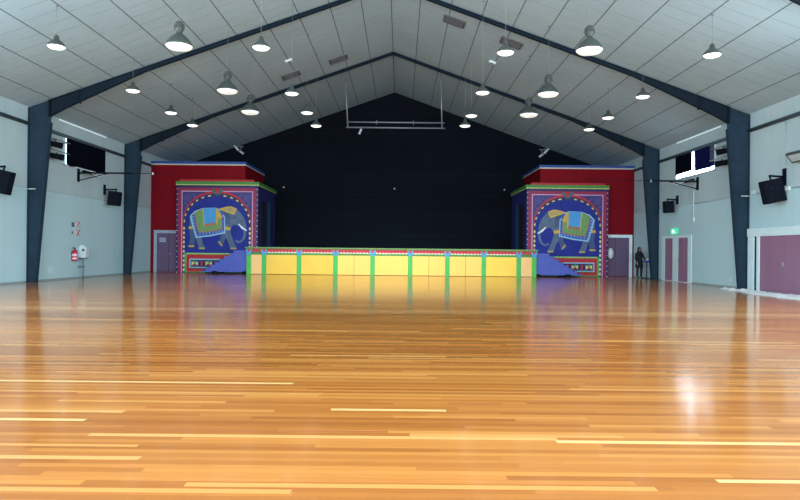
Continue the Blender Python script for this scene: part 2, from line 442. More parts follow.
# spotlights high on either side of the black gable
def gable_spot(x, s, label):
    y = 34.6; zt = RIDGE-SLOPE*abs(x)
    t = thing('stage_spotlight', label, 'spotlight', (x, y, 6.95), 'white spotlights beside the black gable')
    bm = BM(); tube(bm, (0, 0, .06), (0, 0, zt-6.95), .008, n=8); tube(bm, (-.30, 0, .08), (.30, 0, .08), .02, n=8); obj('hanger', bm, RIG, t)
    can(t, (-s*.10, 0, -.0), (s*.75, -.2, -.8), .42, .07, up=.06); can(t, (s*.12, .16, -.20), (s*.85, -.2, -.6), .40, .06, up=.22)
gable_spot(-8.65, 1, 'pair of white tube spotlights above the left red block')
gable_spot(8.45, -1, 'pair of white tube spotlights above the right red block')
for x, y in ((-6.9, 5.22), (0.05, 5.2), (6.95, 5.2)):
    bm = BM(); lathe(bm, [(.05, 0), (.05, .05), (.03, .07), (.0001, .075)], (x, YB, y), n=12, axis=(0, -1, 0))
    tag(obj('spot_fitting', bm, WHITE), 'tiny white light fitting on the black end wall, %s' % {-6.9: 'near the left tower', .05: 'at the centre', 6.95: 'near the right tower'}[x], 'light', 'tiny fittings on the black wall')

# ------------------------------------------------------------------ red blocks and painted towers
RX, TA, TB, YT, YRED, YSD = 8.15, 7.355, 11.83, 33.96, 34.25, 38.6
def block(s, side):
    t = thing('side_block', 'tall dark red room block with blue cornice %s of the stage' % side, 'room block', (s*10.75, YRED, 0))
    ox = -s*10.75
    bm = BM()
    xa, xb = sorted((s*RX+ox, s*(W-.004)+ox))
    box(bm, xa, xb, 0, YB-.01-YRED, 0, 5.93); obj('body', bm, RED, t)
    # cornice with a scalloped edge of pale dots
    bm = BM(); e = .05; xi = s*(RX)-s*e+ox; xw = s*(W-.004)+ox
    xa, xb = sorted((xi, xw)); box(bm, xa, xb, -e, YB-.01-YRED, 5.93, 6.12, 0)
    n = 46
    for k in range(n):
        cx = xa+(xb-xa)*(k+.5)/n; w = (xb-xa)/n
        prism(bm, [(cx-w*.42, 5.985), (cx+w*.42, 5.985), (cx+w*.25, 5.94), (cx, 5.925), (cx-w*.25, 5.94)], -e-.006, -e-.0005, 1)
        if k % 2: prism(bm, [(cx-w*.5, 6.06), (cx, 6.03), (cx+w*.5, 6.06), (cx, 6.09)], -e-.005, -e-.0005, 2)
    box(bm, xa, xb, -e-.008, -e-.0005, 5.918, 5.938, 1)
    box(bm, min(xi, xi-s*.008), max(xi, xi-s*.008), -e, YB-.01-YRED, 5.918, 5.965, 1)
    obj('cornice', bm, [BLUET, DOT, NAVY], t)
    # door beside the tower
    d0, d1 = (12.98, 11.86) if s < 0 else (13.08, 11.86)
    fr = .17
    xs_ = sorted((s*d1+ox, s*(d0+fr)+ox)); zt = 2.15
    bm = BM()
    a, b = sorted((s*d0+ox, s*(d0+fr)+ox)); box(bm, a, b, -.05, -.002, 0, zt); box(bm, xs_[0], xs_[1], -.05, -.002, zt, zt+.16)
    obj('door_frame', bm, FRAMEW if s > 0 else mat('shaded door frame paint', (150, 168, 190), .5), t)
    a, b = sorted((s*d1+ox, s*d0+ox))
    bm = BM(); box(bm, a, b, -.03, -.001, .02, zt); 
    mx = s*12.32+ox
    box(bm, mx-.012, mx+.012, -.034, -.029, .02, zt, 1)
    d = obj('door', bm, [DOORD, mat('door joint', (50, 40, 60), .6)], t)
    if s < 0:
        bm = BM(); box(bm, -12.84+ox*0+10.75, -12.50+10.75, -.04, -.0305, 1.66, 1.90)
        box(bm, -12.80+10.75, -12.54+10.75, -.042, -.0395, 1.80, 1.83, 1); box(bm, -12.80+10.75, -12.60+10.75, -.042, -.0395, 1.73, 1.76, 1)
        obj('door_notice', bm, [mat('pale lilac notice', (168, 168, 200), .5, var=.02), mat('notice print', (120, 120, 150), .6)], t)
        bm = BM(); lathe(bm, [(.03, 0), (.035, .04), (.0001, .06)], (-12.24+10.75, -.03, 1.02), n=10, axis=(0, -1, 0)); obj('handle', bm, CHROME, d)
    else:
        bm = BM(); lathe(bm, [(.03, 0), (.035, .04), (.0001, .06)], (12.46-10.75, -.03, .92), n=10, axis=(0, -1, 0)); obj('handle', bm, CHROME, d)
    return t
block(-1, 'left'); block(1, 'right')
# white oval dispenser by the right tower
bm = BM(); lathe(bm, [(.0001, 0), (.10, .0), (.155, .04), (.16, .08), (.13, .13), (.0001, .15)], n=24, axis=(0, -1, 0))
for v in bm.verts: v.co.z *= 1.9
tag(obj('dispenser', bm, mat('white shiny plastic', (214, 226, 238), .3), None, (12.04, 34.215, 1.28)), 'white oval dispenser on the mauve door beside the right tower', 'dispenser')

PX0, PX1, PYB, PYT = 176.5, 258.0, 271.9, 181.0
def tower(s):
    side = 'left' if s < 0 else 'right'
    t = thing('painted_tower', 'blue and crimson painted tower with elephant mural, %s of the stage' % side, 'painted tower', (0, YT, 0))
    def X(px): return s*(TB-(px-PX0)/(PX1-PX0)*(TB-TA))
    def Z(py): return (PYB-py)/(PYB-PYT)*4.99
    # L shaped footprint: thin front over the red block, deep inner return beside the stage
    bm = BM(); g = .004
    foot = [(s*TA, 0), (s*TB, 0), (s*TB, YRED-YT-.005), (s*(RX-g), YRED-YT-.005), (s*(RX-g), YSD-YT), (s*TA, YSD-YT)]
    prism(bm, foot, 0, 4.78, 0, 'xy'); obj('body', bm, [SIDEP], t)
    # inner side: dark doorway with teal edge
    bm = BM(); xx = s*(TA-.006)
    a, b = sorted((xx, s*(TA-.0005)))
    box(bm, a, b, .85, 1.95, 1.45, 4.0, 0)
    box(bm, a, b, 2.6, 3.1, 1.45, 4.1, 2)
    obj('side_doorway', bm, [mat('dark opening', (8, 10, 24), .9), TEAL, TEAL], t)
    # cornice
    def ring(bm, z0, z1, e, mi):
        f = [(s*(TA-e), -e), (s*(TB+e*.3), -e), (s*(TB+e*.3), YRED-YT-.006), (s*(RX-g), YRED-YT-.006), (s*(RX-g), YSD-YT), (s*(TA-e), YSD-YT)]
        prism(bm, f, z0, z1, mi, 'xy')
    bm = BM(); ring(bm, 4.78, 4.99, .06, 0)
    n = 36; w = (TB-TA+.08)/n
    for k in range(n):
        cx = s*(TA-.05+w*(k+.5))
        prism(bm, [(cx-w*.46, 4.835), (cx+w*.46, 4.835), (cx+w*.25, 4.79), (cx, 4.775), (cx-w*.25, 4.79)], -.068, -.0605, 1)
    box(bm, *sorted((s*(TA-.068), s*(TA-.0605))), -.06, YSD-YT, 4.765, 4.81, 1)
    n = 18; w = (TB-TA)/n
    for k in range(n):
        cx = s*(TA+w*(k+.5)); prism(bm, [(cx-w*.46, 4.77), (cx+w*.46, 4.77), (cx, 4.62)], -.02, -.001, 2)
    obj('cornice', bm, [GREENT, YEL, NAVY], t)
    bm = BM(); f = [(s*(TA+.25), .03), (s*(TB-.15), .03), (s*(TB-.15), YRED-YT-.01), (s*(TA+.25), YRED-YT-.01)]
    prism(bm, f, 4.99, 5.12, 0, 'xy'); obj('top_cap', bm, mat('cap red paint', (178, 22, 44), .6), t)
    def poly(bm, pts, layer, mi):
        y = -.002-.002*layer
        f = sheet(bm, [(X(px), y, Z(py)) for px, py in pts], mi)
    def rect(bm, x0, y0, x1, y1, layer, mi): poly(bm, [(x0, y0), (x1, y0), (x1, y1), (x0, y1)], layer, mi)
    # --- border
    bm = BM()
    rect(bm, 176.6, 187.0, 257.9, 271.8, 0, 0)                       # navy edge
    rect(bm, 178.3, 187.0, 256.2, 271.8, 1, 1)                       # crimson
    for yy in [188.5+k*5.2 for k in range(17)]:
        for xc in (177.4, 257.1): rect(bm, xc-.4, yy-.42, xc+.4, yy+.42, 2, 2)
    rect(bm, 181.6, 190.2, 252.9, 271.8, 2, 3)                       # pale pink line
    rect(bm, 182.6, 191.2, 251.9, 271.8, 3, 4)                       # violet spandrel ground
    for xc in (177.4,): pass
    for xc, yc in ((187.6, 196.8), (246.9, 196.8)):                  # rosettes
        for r0, r1, mi in ((3.2, 2.5, 5), (1.5, .7, 5)):
            m_ = 14
            for k in range(m_):
                a0, a1 = 2*math.pi*k/m_, 2*math.pi*(k+.6)/m_
                poly(bm, [(xc+r0*math.cos(a0), yc+r0*math.sin(a0)), (xc+r0*math.cos(a1), yc+r0*math.sin(a1)), (xc+r1*math.cos(a1), yc+r1*math.sin(a1)), (xc+r1*math.cos(a0), yc+r1*math.sin(a0))], 4, mi)
        for dx, dy in ((5.6, -2.6), (7.4, -.8), (-2.6, 5.6), (-.8, 7.6), (5, 5.4)):
            sx = dx if xc < 210 else -dx
            poly(bm, [(xc+sx-.8, yc+dy), (xc+sx, yc+dy-.8), (xc+sx+.8, yc+dy), (xc+sx, yc+dy+.8)], 4, 5)
    obj('painted_border', bm, [NAVY, CRIM, DOT, PINKL, VIOLET, mat('lilac rosette paint', (104, 98, 166), .6)], t, norm=False)
    # --- arch
    def arch(rx, ry, cx=217.2, cy=224, n=28, bot=271.8):
        pts = [(cx-rx, bot)]
        for k in range(n+1):
            a = math.pi-math.pi*k/n; pts.append((cx+rx*math.copysign(abs(math.cos(a))**.92, math.cos(a)), cy-ry*abs(math.sin(a))**.95))
        pts.append((cx+rx, bot)); return pts
    bm = BM()
    poly(bm, arch(34.6, 33.6), 5, 0); poly(bm, arch(33.9, 31.4), 6, 1); poly(bm, arch(31.6, 28.0), 7, 2)
    cx, cy, rx, ry = 217.2, 224, 32.8, 29.4
    for k in range(15):                                              # dashes round the arch
        a = math.pi*(k+.5)/15
        if abs(k-7) < 1: continue
        def pt(a, d): return (cx+(rx+d)*math.copysign(abs(math.cos(a))**.92, math.cos(a)), cy-(ry+d)*abs(math.sin(a))**.95)
        da = .055
        poly(bm, [pt(a-da, -.1), pt(a, -.75), pt(a+da, -.3), pt(a+da*.6, .35), pt(a, .65), pt(a-da*.6, .4)], 8, 3)
    for k in range(10):
        y0 = 226.5+k*4.6
        for sx in (-1, 1):
            xc = cx+sx*rx
            poly(bm, [(xc-.7, y0), (xc+.7, y0), (xc+.9, y0+1.3), (xc+.5, y0+2.7), (xc-.5, y0+2.7), (xc-.9, y0+1.3)], 8, 3 if k < 3 else 6)
    # leaf motif at the crown
    for sx in (-1, 1):
        poly(bm, [(217.2, 195.2), (217.2+sx*2.4, 193.6), (217.2+sx*5.6, 190.0), (217.2+sx*4.2, 187.4), (217.2+sx*2.2, 189.4)], 9, 4)
    poly(bm, [(217.2, 194.2), (219.4, 190.6), (218.8, 187.6), (217.2, 189), (215.6, 187.6), (215.0, 190.6)], 10, 5)
    obj('painted_arch', bm, [REDB, NAVY, ROYAL, YEL, TEAL, REDB, DOT], t, norm=False)
    # --- elephant
    bm = BM()
    far_hind = [(190.5, 217), (196, 220), (199, 232), (195.5, 238), (194.8, 246.8), (189.2, 246.8), (190.6, 236), (189.6, 226)]
    far_front = [(222, 228), (230, 229), (226.5, 236), (223.5, 243), (220.5, 245.2), (217.8, 242.2), (221, 237)]
    poly(bm, far_hind, 8, 1); poly(bm, far_front, 8, 1)
    body = [(190.2, 219), (191.5, 214), (195.5, 210.4), (203, 207.6), (216, 207.2), (221, 208.4), (226, 206.2), (231, 205.6), (235.5, 207.2), (239, 210), (242, 213.6), (244.6, 218),
            (246, 223), (246.5, 229), (246.2, 234), (244.8, 238.4), (241.5, 241.6), (237.8, 242), (235.2, 240.2), (236.4, 238.8), (239.4, 240), (242.4, 238.2), (243.9, 233.5), (243.6, 227.5),
            (241.6, 223.8), (238, 224.6), (234, 223.4), (231.5, 227), (230.6, 230), (233, 238.5), (236.8, 246.2), (236.8, 248.4), (231.0, 248.4), (228.6, 241), (225, 234), (221.5, 231.5), (212, 233.8), (203.6, 234.8),
            (201.8, 237), (203.4, 243), (205.4, 246.6), (205.4, 248.8), (199.4, 248.8), (197.6, 242), (195.8, 236.6), (193.8, 229), (190.8, 224)]
    poly(bm, body, 9, 0)
    poly(bm, [(223.4, 212), (226.5, 210.5), (229.5, 213.2), (230.4, 219), (228, 224), (224.6, 221.5), (223.2, 216.5)], 10, 1)   # ear
    poly(bm, [(238.2, 223.2), (239.4, 222.8), (243, 226), (247.3, 229.2), (246.6, 229.9), (242, 227.8)], 11, 2)            # tusk
    poly(bm, [(219, 208.0), (226, 206.0), (231, 205.4), (236.8, 207.6), (236.2, 210.4), (234.2, 213.8), (231, 213), (225, 210.8)], 11, 3)  # head cloth
    poly(bm, [(222.5, 208.2), (231, 206.6), (235.4, 208.6), (233.8, 211.8), (230, 211.2)], 12, 4)
    for (x0, y0, x1, y1) in ((189.0, 244.9, 194.9, 246.3), (199.6, 247.0, 205.3, 248.2), (231.2, 246.8, 236.8, 248.0)): rect(bm, x0, y0, x1, y1, 11, 3)
    poly(bm, [(218.6, 240.8), (219.6, 240.2), (223.2, 244.6), (222.4, 245.4)], 11, 3)
    poly(bm, [(233.6, 216.4), (234.8, 215.8), (235.4, 216.8), (234.2, 217.4)], 11, 5)   # eye
    obj('painted_elephant', bm, [EGREY, EDARK, TUSK, OCHRE, mat('pale ochre paint', (176, 160, 110), .6), mat('eye dark paint', (24, 28, 44), .5)], t, norm=False)
    # --- saddlecloth
    bm = BM()
    poly(bm, [(189.0, 226.0), (194.6, 225.6), (194.6, 228.2), (189.2, 228.6)], 10, 4); poly(bm, [(224.6, 225.6), (230.9, 226.6), (230.4, 229.6), (224.6, 228.6)], 10, 4)
    poly(bm, [(190.0, 215.6), (195.0, 210.5), (203.4, 207.4), (216, 207.0), (221.5, 209.6), (225.2, 216.4), (225.6, 232.4), (211, 235.6), (196.3, 237.4), (193.4, 228)], 12, 0)
    poly(bm, [(191.8, 215.4), (196, 211.4), (203.4, 208.4), (216, 208), (220.8, 210.4), (224.2, 216.8), (224.6, 231.2), (210.8, 234.2), (197.2, 235.9), (194.8, 227.6)], 13, 1)
    for k in range(9):
        f = k/8.0; x = 197.2+(223.2-197.2)*f; y = 234.2-(3.8*f)
        rect(bm, x-.5, y-.55, x+.5, y+.55, 14, 0)
    for k in range(6):
        f = k/5.0; rect(bm, 193.3+f*2.9-.5, 216.5+f*15-.6, 193.3+f*2.9+.5, 216.5+f*15+.6, 14, 0)
    poly(bm, [(194.2, 213.2), (197.5, 210.5), (203.4, 208.0), (216, 207.6), (220, 210.2), (222.4, 216.8), (222.8, 229.0), (211, 231.4), (199.0, 232.4), (196.8, 226)], 14, 5)
    poly(bm, [(195.2, 213.2), (198, 210.8), (203.4, 208.0), (216, 207.6), (219.4, 210.4), (221.6, 216.8), (222, 227.6), (211, 230), (199.8, 231.2), (197.8, 225.4)], 15, 2)
    poly(bm, [(202.6, 208.0), (218.0, 208.6), (217.8, 224.0), (204.0, 225.6)], 16, 4)
    poly(bm, [(203.6, 207.6), (216.2, 207.4), (216.2, 223.4), (204.8, 224.8)], 17, 3)
    poly(bm, [(204.8, 223.2), (216.2, 221.8), (216.2, 224.6), (204.8, 226.0)], 18, 5)
    poly(bm, [(216.4, 207.4), (219.5, 209.6), (222.8, 216.4), (220.2, 218.8), (217.6, 215.0)], 18, 4)
    poly(bm, [(218.6, 209.4), (221.4, 209.8), (224.6, 213.4), (222.4, 214.6)], 19, 1)
    obj('painted_saddlecloth', bm, [BORD, BORD2, GRN2, SKY, OCHRE, TAN], t, norm=False)
    # --- patterned plinth band
    bm = BM()
    poly(bm, [(185.2, 252.2), (250.0, 252.2), (250.0, 271.6), (185.2, 271.6)], 9, 0)
    rect(bm, 187.2, 253.8, 249.0, 271.0, 10, 1)
    rect(bm, 190.0, 258.0, 244.0, 268.0, 11, 5)
    rect(bm, 190.0, 258.0, 244.0, 267.2, 12, 2); rect(bm, 191.3, 259.2, 242.8, 266.2, 13, 3)
    for k in range(24): poly(bm, [(187.6+k*2.5, 252.4), (189.8+k*2.5, 252.4), (188.7+k*2.5, 253.6)], 10, 4)
    for xc in (195.5, 209.5, 223.5, 237.5):
        poly(bm, [(xc-3.2, 260.4), (xc, 262.2), (xc-3.2, 265.0)], 14, 4); poly(bm, [(xc+3.2, 260.4), (xc, 262.8), (xc+3.2, 265.0)], 14, 4)
        poly(bm, [(xc-2, 260.2), (xc+2, 260.2), (xc, 262.0)], 15, 0); poly(bm, [(xc-2, 265.2), (xc+2, 265.2), (xc, 263.4)], 15, 1)
    for xc in (202.5, 216.5, 230.5): poly(bm, [(xc-1.1, 260.4), (xc+1.1, 260.4), (xc+1.1, 265), (xc-1.1, 265)], 14, 1)
    obj('painted_plinth_band', bm, [GREENP, REDB, BORD, NAVY, YEL, mat('dark green paint', (30, 84, 52), .6)], t, norm=False)
tower(-1); tower(1)

# ------------------------------------------------------------------ stage
YS, DH = 32.5, 1.42
t = thing('stage', 'wide stage with yellow panelled front, green posts and black deck', 'stage', (0, YS, 0))
bm = BM(); box(bm, -7.5, 7.5, .06, YT-YS-.08, 0, DH-.05); box(bm, -7.33, 7.33, YT-YS-.08, YB-YS-.01, 0, DH-.05); obj('deck', bm, DECK, t)
bm = BM(); box(bm, -7.68, 7.68, -.10, .06, DH-.06, DH+.01); obj('edge_lip', bm, GREENL, t, bevel=.01)
bm = BM(); box(bm, -7.52, 7.52, -.004, .055, DH-.27, DH-.06, 0)
box(bm, -7.52, 7.52, -.012, -.0045, DH-.40, DH-.29, 1)
box(bm, -7.52, 7.52, 0, .055, DH-.41, DH-.27, 1)
n = 88
for k in range(n):
    w = 15.04/n; cx = -7.52+w*(k+.5)
    prism(bm, [(cx-w*.5, DH-.29), (cx+w*.5, DH-.29), (cx+w*.3, DH-.245), (cx, DH-.225), (cx-w*.3, DH-.245)], -.010, -.0045, 2 if abs(cx) < 6.6 else 3)
    prism(bm, [(cx-w*.5, DH-.06), (cx+w*.5, DH-.06), (cx, DH-.10)], -.010, -.0045, 1)
obj('frieze', bm, [mat('frieze red paint', (188, 30, 52), .5, var=.1), GREENT, DOT, mat('frieze dark green', (50, 110, 60), .55)], t)
px_ = [7.47, 6.67, 4.84, 2.93, .985]; posts = [-a for a in px_]+px_[::-1]
for i, x in enumerate(posts):
    bm = BM(); box(bm, x-.12, x+.12, -.05, .0, 0, DH-.38, 0)
    obj('post', bm, GREENP if abs(x) < 7 else mat('outer post green paint', (70, 186, 70), .5, var=.08), t)
    bm = BM(); prism(bm, [(x-.12, DH-.40), (x+.12, DH-.40), (x+.12, DH-.28), (x+.16, DH-.22), (x+.16, DH-.13), (x-.16, DH-.13), (x-.16, DH-.22), (x-.12, DH-.28)], -.06, -.012, 0)
    prism(bm, [(x-.09, DH-.08), (x+.09, DH-.08), (x+.05, DH-.20), (x, DH-.24), (x-.05, DH-.20)], -.068, -.0605, 1)
    box(bm, x-.16, x+.16, -.062, -.012, DH-.13, DH-.061, 2)
    obj('capital', bm, [CAPB, REDB, GREENT], t)
pm = [PEACH, Y1, Y1, Y2, Y2, Y2, Y2, Y3, PEACH]
for i in range(9):
    x0, x1 = posts[i]+.12, posts[i+1]-.12
    bm = BM(); box(bm, x0, x1, -.02, .03, .02, DH-.395, 0)
    if i in (3, 5, 6): c = (x0+x1)/2; box(bm, c-.012, c+.012, -.024, -.0195, .02, DH-.40, 1)
    for q in (1, 2, 4, 5):
        c = x0+(x1-x0)*q/6.0
        if 0 < i < 8: box(bm, c-.004, c+.004, -.0215, -.0195, .02, DH-.40, 2)
    obj('front_panel', bm, [pm[i], mat('dark seam', (150, 120, 60), .6, var=0), mat('faint seam', (228, 192, 84), .6, var=0)], t)
bm = BM(); box(bm, -4.3, -1.2, 3.4, 3.44, DH-.05, DH-.02); tag(obj('cable', bm, mat('grey cable', (60, 66, 74), .6), t), '', ''); 
o = bpy.data.objects['cable']; del o['label']; del o['category']; o.name = 'deck_track'

# movable blue stairs either side
def stairs(s):
    side = 'left' if s < 0 else 'right'
    t = thing('stage_stairs', 'blue movable stairs on castors at the %s end of the stage' % side, 'stairs', (s*7.56, 32.62, 0))
    N = 8; rise = (DH-.18)/N; run = .245; x0 = .75
    prof = [(0, .10), (0, DH-.18), (x0, DH-.18)]
    x, z = x0, DH-.18
    for k in range(N-1):
        z -= rise; prof.append((x, z)); x += run; prof.append((x, z))
    prof.append((x, .10))
    P = [(s*a, b) for a, b in prof]
    bm = BM(); prism(bm, P, 0, .05); obj('side_panel', bm, STAIRB, t)
    bm = BM(); prism(bm, P, 1.20, 1.25); obj('side_panel', bm, STAIRB, t)
    bm = BM(); x, z = x0, DH-.18
    a, b = sorted((0, s*x0)); box(bm, a, b, .05, 1.2, z-.04, z+.012)
    for k in range(N-1):
        z -= rise; a, b = sorted((s*x, s*(x+run+.02))); box(bm, a, b, .05, 1.2, z-.03, z+.012)
        a, b = sorted((s*(x-.0), s*(x-.02))); box(bm, a, b, .05, 1.2, z, z+rise-.03)
        x += run
    obj('treads', bm, mat('tread blue paint', (48, 56, 130), .6), t)
    bm = BM(); x, z = x0, DH-.18
    for k in range(N-1):       # painted nosing triangles on the stepped edge
        z -= rise; a, b = sorted((s*x, s*(x+run)))
        if k < 3: box(bm, a, b, -.004, -.0005, z-.012, z+.0, k % 2)
        x += run
    obj('edge_trim', bm, [GREENT, REDB], t)
    for cx in (.12, 1.72):
        for cy in (.10, 1.15):
            for dx in (-.07, .07):
                pass
            bm = BM()
            for dx in (-.09, .09):
                lathe(bm, [(.02, -.022), (.07, -.02), (.07, .02), (.02, .022)], (s*cx+dx, cy-.16 if cy < .5 else cy, .07), n=14, cap=True, axis=(.35*s, 1, 0))
            box(bm, s*cx-.08, s*cx+.08, (cy-.17 if cy < .5 else cy-.05), (cy-.02 if cy < .5 else cy+.05), .09, .15)
            obj('castor', bm, BLKPL, t)
stairs(-1); stairs(1)

# ------------------------------------------------------------------ side wall windows
def window(s, idx):
    y0, y1, z0, z1 = (25.38, 28.75, 4.72, 5.80) if s < 0 else (25.44, 28.95, 4.78, 5.80)
    xin = s*(W-.0)
    bm = BM(); f = .05
    a, b = sorted((xin, xin-s*.05))
    box(bm, a, b, y0-f, y0, z0-f, z1); box(bm, a, b, y1, y1+f, z0-f, z1); box(bm, a, b, y0-f, y1+f, z0-f, z0)
    for m_ in ((y0+.32, y0+.36), ((y0+y1)/2-.02, (y0+y1)/2+.02)): box(bm, a, b, m_[0], m_[1], z0, z1)
    w = struct('window_%d' % idx, bm, WHITE)
    a, b = sorted((xin-s*.002, xin-s*.012)); bm = BM(); box(bm, a, b, y0, y1, z0, z1); obj('pane', bm, DAY if s > 0 else mat('dimmer daylight pane', (225, 240, 250), .4, emit=2.2, ecol=(214, 236, 255), var=0), w)
    a, b = sorted((xin-s*.055, xin-s*.075))
    if s < 0:
        bm = BM(); box(bm, a, b, y0+.10, y1+.04, z0+.0, z1+.02)
        prism(bm, [(y0+.16, z0), (y0+.75, z0), (y0+.7, z0-.03), (y0+.4, z0-.05)], a, b, plane='yz'); o = obj('blackout_blind', bm, BLKCL, w)
        # strip of light under the blind
    else:
        bm = BM(); prism(bm, [(27.36, 4.99), (28.97, 4.95), (28.97, z1+.02), (27.36, z1+.02)], a, b, plane='yz'); obj('blackout_blind', bm, BLKCL, w)
        bm = BM(); prism(bm, [(25.75, 4.90), (27.05, 4.92), (27.10, z1+.02), (25.75, z1+.02)], a, b, plane='yz')
        prism(bm, [(25.43, 4.92), (25.75, 4.92), (25.75, 5.11), (25.43, 5.11)], a, b, plane='yz')
        obj('blackout_blind', bm, mat('navy blackout cloth', (12, 22, 70), .95, spec=.05), w)
        bm = BM(); box(bm, a, b, 25.43, 25.745, 5.11, z1+.01); obj('pane_cover', bm, mat('grey frame strip', (70, 80, 100), .8), w)  # grey strip added over the bright pane, standing for the frame
window(-1, 1); window(1, 2)

# ------------------------------------------------------------------ wall gear
def bar_arm(s, y, z, reach, knob, label):
    t = thing('mounting_arm', label, 'wall bracket', (s*W, y, z))
    bm = BM(); a, b = sorted((0, -s*.05)); box(bm, a, b, -.07, .07, -.38, .18); obj('wall_plate', bm, BLKPL, t)
    bm = BM(); tube(bm, (-s*.04, 0, 0), (-s*2.3, 0, 0), .036, n=8); tube(bm, (-s*2.2, 0, 0), (-s*reach, 0, .0), .012, n=6); obj('arm', bm, BLKPL, t)
    bm = BM(); tube(bm, (-s*.04, 0, -.33), (-s*1.35, 0, -.0), .022, n=8); obj('brace', bm, BLKPL, t)
    bm = BM(); tube(bm, (-s*.6, 0, -.03), (-s*.95, 0, -.16), .016, n=6); tube(bm, (-s*.95, 0, -.16), (-s*1.2, 0, -.02), .016, n=6); obj('cable_loop', bm, WHITE, t)
    bm = BM(); tube(bm, (-s*.10, .25, .10), (-s*.10, 1.25, .10), .055, n=12); box(bm, *sorted((0, -s*.1)), .4, .46, .08, .12); box(bm, *sorted((0, -s*.1)), 1.0, 1.06, .08, .12); obj('winding_tube', bm, BLKPL, t)
    bm = BM(); lathe(bm, [(.0001, -.04), (.035, -.02), (.035, .05), (.0001, .08)], (-s*knob, 0, -.02), n=12); obj('end_clip', bm, WHITE, t)
bar_arm(-1, 26.5, 4.50, 4.1, 3.2, 'black bracket arm reaching in from the wall under the left window')
bar_arm(1, 26.9, 4.45, 4.75, 2.05, 'black bracket arm reaching in from the wall under the right window')
for s in (-1, 1):
    side = 'left' if s < 0 else 'right'
    t = thing('lighting_bar', 'thin bar fixed to the nearer %s column carrying two black lamps' % side, 'lighting bar', (s*(W-.35), 23.1, 5.1))
    for z in (.42, -.02):
        bm = BM(); tube(bm, (0, 0, z), (0, 2.1, z), .022, n=8); obj('bar', bm, RIG, t)
    bm = BM()
    for y in (1.2, 2.0): tube(bm, (0, y, .42), (s*.34, y, .42), .018, n=6)
    tube(bm, (0, .3, -.02), (0, .3, .42), .018, n=6)
    obj('strut', bm, RIG, t)
    for z, nm in ((.21, 'upper'), (-.24, 'lower')):
        q = thing('cylinder_spotlight', '%s of the two black cylinder lamps beside the nearer %s column' % (nm, side), 'spotlight', (s*(W-.35), 24.15 if z > 0 else 24.25, 5.1+z), 'black cylinder lamps')
        can(q, (0, 0, 0), (-s*.9, .45, -.16), .50, .125, BLKPL, up=.10)
def speaker(s, y, x, z, sc, tilt, label):
    t = thing('mounted_speaker', label, 'loudspeaker', (x, y, z), 'black wall loudspeakers')
    Rm = Matrix.Rotation(s*-tilt, 4, 'Y')
    d, h, w = .64*sc, .78*sc, .34*sc
    bm = BM(); vs = []
    prof = [(-s*d/2, -h/2), (-s*d/2, h/2), (s*d/2, h/2), (s*d/2, -h/2)]
    prism(bm, prof, -w/2, w/2); bmesh.ops.transform(bm, matrix=Rm, verts=bm.verts); obj('cabinet', bm, BLKPL, t, bevel=.015)
    bm = BM(); a, b = sorted((-s*d/2-s*.012, -s*d/2-s*.001)); box(bm, a, b, -w/2+.03, w/2-.03, -h/2+.03, h/2-.03); bmesh.ops.transform(bm, matrix=Rm, verts=bm.verts)
    obj('grille', bm, mat('speaker grille', (12, 20, 34), .8, spec=.1), t)
    bm = BM()
    for zz, xx in ((.15*h, -.2*d), (.12*h, .15*d), (-.12*h, -.15*d), (-.1*h, .05*d), (-.38*h, -.3*d)):
        lathe(bm, [(.05*sc, 0), (.05*sc, .012), (.03*sc, .016), (.0001, .016)], (s*xx, -w/2-.001, zz), n=12, axis=(0, -1, 0))
    bmesh.ops.transform(bm, matrix=Rm, verts=bm.verts); obj('handle_recess', bm, mat('dim recess', (18, 28, 44), .8, spec=.1), t)
    wx = s*W-x
    bm = BM(); box(bm, *sorted((wx, wx-s*.05)), -.08, .08, h*.25, h*.98); obj('wall_plate', bm, BLKPL, t)
    bm = BM(); tube(bm, (wx-s*.03, 0, h*.62), (-s*d*.18, 0, h*.66), .035, n=8); tube(bm, (-s*d*.18, 0, h*.68), (-s*d*.08, 0, h*.45), .03, n=8); obj('arm', bm, BLKPL, t)
speaker(-1, 20.9, -13.0, 3.50, 1.0, math.radians(13), 'large black loudspeaker on the left wall at the photo edge')
speaker(1, 20.8, 12.93, 3.43, 1.0, math.radians(13), 'large black loudspeaker on the right wall nearest the camera')
speaker(-1, 28.85, -12.86, 3.60, .84, math.radians(6), 'smaller black loudspeaker on the left wall below the dark window')
speaker(1, 28.85, 12.92, 3.47, .70, math.radians(4), 'smaller black loudspeaker on the right wall above the exit sign')
# flood light and conduits on the right wall
t = thing('mounted_flood_light', 'white fluorescent flood light on the right wall at the photo edge', 'light', (W, 19.55, 4.43))
bm = BM(); box(bm, -.05, 0, -.1, .1, -.1, .1); tube(bm, (-.04, 0, 0), (-.26, 0, .02), .03, n=8); obj('bracket', bm, BLKPL, t)
bm = BM(); Rm = Matrix.Translation((-.30, 0, 0))@Matrix.Rotation(math.radians(50), 4, 'Y')
box(bm, -.18, .18, -.7, .55, -.04, .05, 0, Rm); obj('housing', bm, LAMPH, t)
bm = BM(); box(bm, -.12, .12, -.62, .47, -.052, -.041, 0, Rm); obj('diffuser', bm, mat('white cover', (175, 190, 196), .5), t)
WP = mat('pale conduit', (170, 190, 192), .5)
bm = BM(); tube(bm, (W-.02, 20.75, 4.3), (W-.02, 20.75, 5.8), .015, n=6); tag(obj('conduit', bm, WP), 'thin vertical conduit above the large right speaker', 'conduit')
